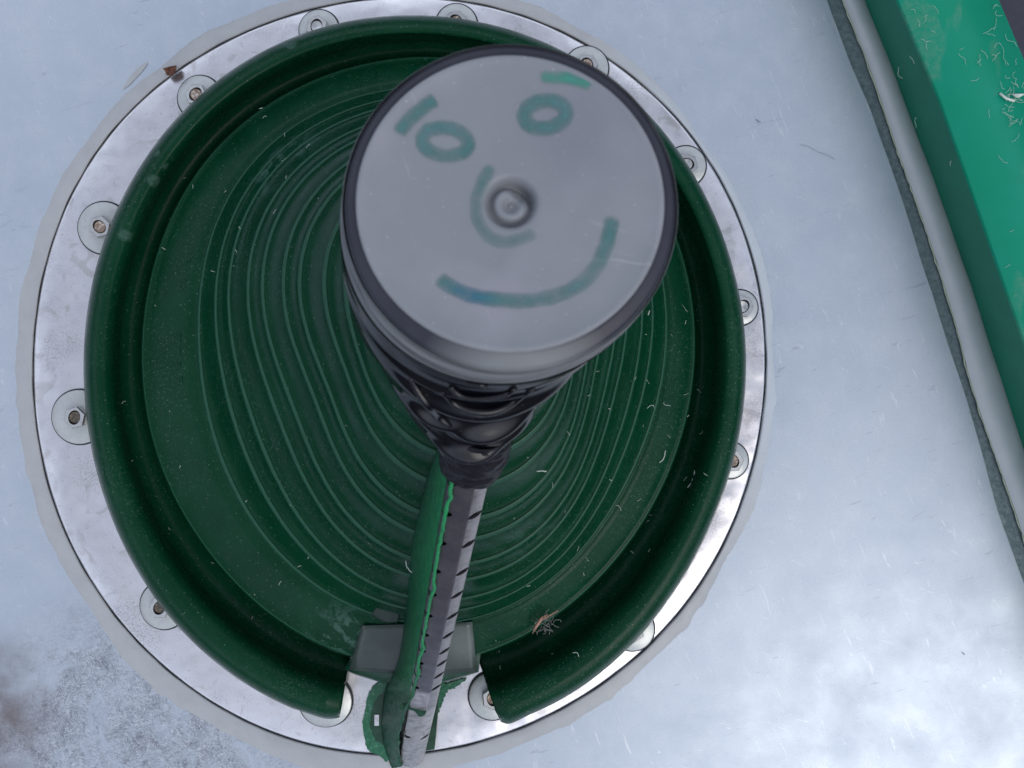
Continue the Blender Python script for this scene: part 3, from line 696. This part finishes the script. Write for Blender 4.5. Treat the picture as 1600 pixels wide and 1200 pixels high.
# tape collar round the post top
rows2 = []
for i in range(40):
    s = i/39.; c = A3+ax*(-.020+.0215*s)+nv*(-.002)
    r = .0108+.0012*math.sin(math.pi*s)
    R = circ(c, ax, 1., 120)
    rr_ = []
    for k, p in enumerate(R):
        a = 2*math.pi*k/120; h = .0007*abs(mnoise.noise(Vector((math.cos(a)*1.2, math.sin(a)*1.2, s*9))))+.0004*mnoise.noise(Vector((math.cos(a)*3, math.sin(a)*3, s*14)))
        rr_.append(c+(p-c)*(r+h))
    rows2.append(rr_)
V, Fc, _ = grid(rows2); Fc.append(tuple(39*120+k for k in range(120))); put(mesh('tape_collar', V, Fc, mkt.m), wrapt)
# tape strip down the left side of the wrap
strip = [(548, 415), (552, 450), (562, 500), (585, 555), (618, 612), (652, 665), (690, 708)]
ou = [(556, 412), (566, 455), (580, 510), (606, 560), (646, 612), (684, 655), (712, 690)]
a1 = catmull([(*p, 0) for p in strip], 10); b1 = catmull([(*p, 0) for p in ou], 10)
dz = np.linspace(.236, .262, len(a1))
rowsx = []
for q in range(7):
    s = q/6.; rowsx.append([atd(a1[i][0]*(1-s)+b1[i][0]*s+1.2*mnoise.noise(Vector((i*.2, q, 0))), a1[i][1]*(1-s)+b1[i][1]*s, dz[i]+.010*(1-s)-.001*math.sin(s*3.14)) for i in range(len(a1))])
V, Fc, _ = grid(rowsx, closed=False); o = mesh('tape_strip', V, Fc, mkt.m); put(o, wrapt); solid(o, .0006)

# ---------------------------------------------------------------- face drawn on the bottle base
def stroke(name, pts, wpx, mat, closed=False):
    c = catmull([(*p, 0) for p in pts], 12, closed); m = len(c); dzz = .00035; rows = []
    for q in (-1, -.8, 0, .8, 1):
        r = []
        for i in range(m):
            a = c[(i-1) % m] if closed else c[max(i-1, 0)]; b = c[(i+1) % m] if closed else c[min(i+1, m-1)]
            t_ = b-a; nn = np.array([-t_[1], t_[0]])/(np.hypot(t_[0], t_[1])+1e-6)
            ww = wpx*.66*(1+.16*mnoise.noise(Vector((i*.13, q, len(pts)))))
            if not closed:
                e = min(i, m-1-i)/4.; ww *= min(1, .55+.45*e)
            u = c[i][0]+nn[0]*ww*q; v = c[i][1]+nn[1]*ww*q
            p = atd(u, v, .198); p = p+Vector((0, 0, dzz-.00022*abs(q)**4))
            # sit on the slightly tilted base
            p.z += -((p-Cc).dot(nz)) + .0004
            r.append(p)
        rows.append(r)
    if closed: V, Fc, _ = grid(rows, closed=True)
    else: V, Fc, _ = grid(rows, closed=False)
    o = mesh(name, V, Fc, mat); put(o, bt)
    at_ = o.data.attributes.new('ink', 'FLOAT', 'POINT'); a = []
    for q in (0, .55, 1, .55, 0):
        for i in range(m): a.append(q*(1 if closed else min(1, min(i, m-1-i)/5.))*((.75-.35*i/m) if name == 'drawn_nose' else 1))
    at_.data.foreach_set('value', a); return o
stroke('drawn_eyebrow', [(622, 211), (634, 194), (652, 176), (668, 163), (682, 154)], 19, mm.m)
stroke('drawn_eyebrow', [(844, 118), (866, 119), (888, 120), (908, 125), (926, 130)], 16, mmb.m)
def ellp(cx, cy, a, b, rot=0):
    return [(cx+a*math.cos(t)*math.cos(rot)-b*math.sin(t)*math.sin(rot), cy+a*math.cos(t)*math.sin(rot)+b*math.sin(t)*math.cos(rot)) for t in [2*math.pi*k/10 for k in range(10)]]
stroke('drawn_eye', ellp(696, 222, 36, 22, .12), 19, mm.m, True)
stroke('drawn_eye', ellp(852, 178, 33, 22, -.15), 20, mm.m, True)
stroke('drawn_nose', [(770, 258), (757, 280), (747, 305), (744, 330), (752, 355), (768, 373), (788, 379), (815, 374), (838, 362)], 17, mm.m)
stroke('drawn_mouth', [(685, 434), (702, 447), (727, 459), (755, 466), (785, 470), (820, 471), (855, 466), (885, 457), (910, 441), (930, 420), (944, 392), (952, 365), (958, 337)], 20, mm.m)

# ---------------------------------------------------------------- debris
c = [(254, 107), (264, 104), (276, 102), (275, 112), (268, 119), (260, 117), (258, 111)]
m = len(c); V = [at(u, v, .0062+.001*(i % 2)) for i, (u, v) in enumerate(c)]+[at(u, v, .0040) for u, v in c]
o = mesh('rusty_flake', V, [tuple(range(m))]+[(k, (k+1) % m, m+(k+1) % m, m+k) for k in range(m)], mrust.m, smooth=False)
tag(o, 'small rusty brown flake stuck on the grey sealant at upper left', 'flake')
def surf_z(u, v):                        # height of the cone surface under a photo pixel (nearest contour point)
    best = 1e9; z = 0
    for i in range(8, len(R3), 1):
        A = rowsP[i][0]; d = np.min((A[:, 0]-u)**2+(A[:, 1]-v)**2)
        if d < best: best = d; z = rowsP[i][1]
    return z
def fibre(u, v, lenpx, ang, z, rad, curl=1.):
    pts = []; a = ang; x, y = u, v
    for i in range(7):
        pts.append(at(x, y, z+.0006+.0008*abs(mnoise.noise(Vector((u, v, i*.5))))))
        x += math.cos(a)*lenpx/6; y += math.sin(a)*lenpx/6; a += random.uniform(-.6, .6)*curl
    return tube(pts, rad, 4)
parts = []
for i in range(55):                      # pale lint over the right side of the cone and gutter
    for _ in range(50):
        u, v = random.uniform(760, 1130), random.uniform(430, 1050)
        if np.hypot((u-655)/500., (v-575)/540.) < .97 and (u-798)**2+(v-324)**2 > 290**2 and u > 770: break
    parts.append(fibre(u, v, random.choice((3, 4, 6, 9, 14)), random.uniform(0, 6.3), surf_z(u, v), random.choice((.00008, .00011, .00016))))
for i in range(40):
    a = random.uniform(1.7, 4.5); r = random.uniform(.55, .97); u, v = 655+500*r*math.cos(a), 575-520*r*math.sin(a)
    parts.append(fibre(u, v, random.uniform(4, 9), random.uniform(0, 6.3), surf_z(u, v), .00012))
V, Fc = merge(parts); o = mesh('lint_specks', V, Fc, mfl.m); tag(o, 'pale lint specks scattered over the ribbed green cone', 'lint', kind='stuff')
big = [(1015, 485, 42, 1.9, 'short pale fibre on the cone just below the right of the bottle'),
       (1085, 735, 30, 1.6, 'forked pale fibre in the dark gutter on the right'),
       (634, 876, 54, 1.4, 'long pale fibre on the cone left of the fin'),
       (284, 905, 34, 1.2, 'pale crooked fibre on the lower left rim'),
       (838, 736, 16, 0.1, 'pale curved fibre on the ribs right of the black tape'),
       (405, 170, 20, -.3, 'pale sliver lying on the upper left crease of the cone'),
       (497, 310, 34, .3, 'fine pale hair on the ribs left of the bottle'),
       (1040, 704, 22, 1.9, 'pale hair across the crease at the right')]
for u, v, l, a, lab in big:
    z = surf_z(u, v); V, Fc = fibre(u, v, l, a, z+.001, .00028, .8); tag(mesh('fibre', V, Fc, mfl.m), lab, 'fibre', 'loose fibres on the cone')
# husk and fluff on the lower right crease
t = thing('plant_debris', 'pinkish husk and grey fluff caught on the lower right crease of the cone', 'debris', at(850, 972, .026))
V, Fc = merge([tube([at(832, 990, .027), at(838, 978, .030), at(846, 966, .031), at(856, 960, .029)], .0009, 5, lambda s: .25+math.sin(math.pi*s)), tube([at(840, 972, .03), at(858, 962, .033), at(872, 954, .030)], .0004, 4)]); put(mesh('husk', V, Fc, mtw.m), t)
V, Fc = merge([fibre(852+random.gauss(0, 8), 975+random.gauss(0, 7), random.uniform(8, 18), random.uniform(0, 6.3), .025+random.uniform(0, .004), .00016, 2) for _ in range(36)]); put(mesh('fluff', V, Fc, mtg.m), t)
# lint on the green beam
parts = []
for cx, cy, sx, sy, nn in ((1448, 30, 18, 26, 8), (1555, 60, 16, 50, 14), (1590, 150, 14, 30, 40), (1540, 95, 14, 20, 8), (1490, 120, 60, 100, 5), (1575, 330, 18, 60, 3)):
    for _ in range(nn):
        parts.append(fibre(random.gauss(cx, sx), random.gauss(cy, sy), random.uniform(6, 24), random.uniform(0, 6.3), zt+.0006, .00007, 1.3))
V, Fc = merge(parts); tag(mesh('lint_tangle', V, Fc, mfl.m), 'tangled pale lint lying on the bright green beam', 'lint', kind='stuff')
V, Fc = merge([tube([at(1580, 147, zt+.001), at(1590, 150, zt+.003), at(1602, 147, zt+.001)], .0011, 6, lambda s: .2+math.sin(math.pi*s)), tube([at(1562, 146, zt+.001), at(1572, 154, zt+.0015), at(1585, 158, zt+.001)], .0007, 6)])
tag(mesh('white_fluff', V, Fc, mfl.m), 'small white tuft on the green beam near the right edge', 'fluff')
# stray bits on the plate
for u, v, l, a, lab in ((1182, 186, 8, 1.0, 'tiny dark hooked speck on the plate right of the bottle'), (1250, 226, 60, .15, 'faint thin hair on the pale plate between ring and edge strip'), (1505, 1020, 4, 1, 'tiny dark speck on the lower right of the plate')):
    V, Fc = fibre(u, v, l, a, .0001, .0002 if l < 20 else .00008, .6); tag(mesh('plate_speck', V, Fc, md.m), lab, 'speck', 'specks on the plate')
# sealant smear away from the ring
c = catmull([(192, 138), (203, 120), (218, 104), (230, 97), (226, 106), (212, 122), (200, 134)], 6, True); m = len(c)
V = [at(p[0], p[1], .0005) for p in c]+[at(p[0], p[1], 0) for p in c]
tag(mesh('sealant_smear', V, [tuple(range(m))]+[(k, (k+1) % m, m+(k+1) % m, m+k) for k in range(m)], ms.m, smooth=False), 'thin grey sealant smear on the plate outside the ring at upper left', 'sealant smear')
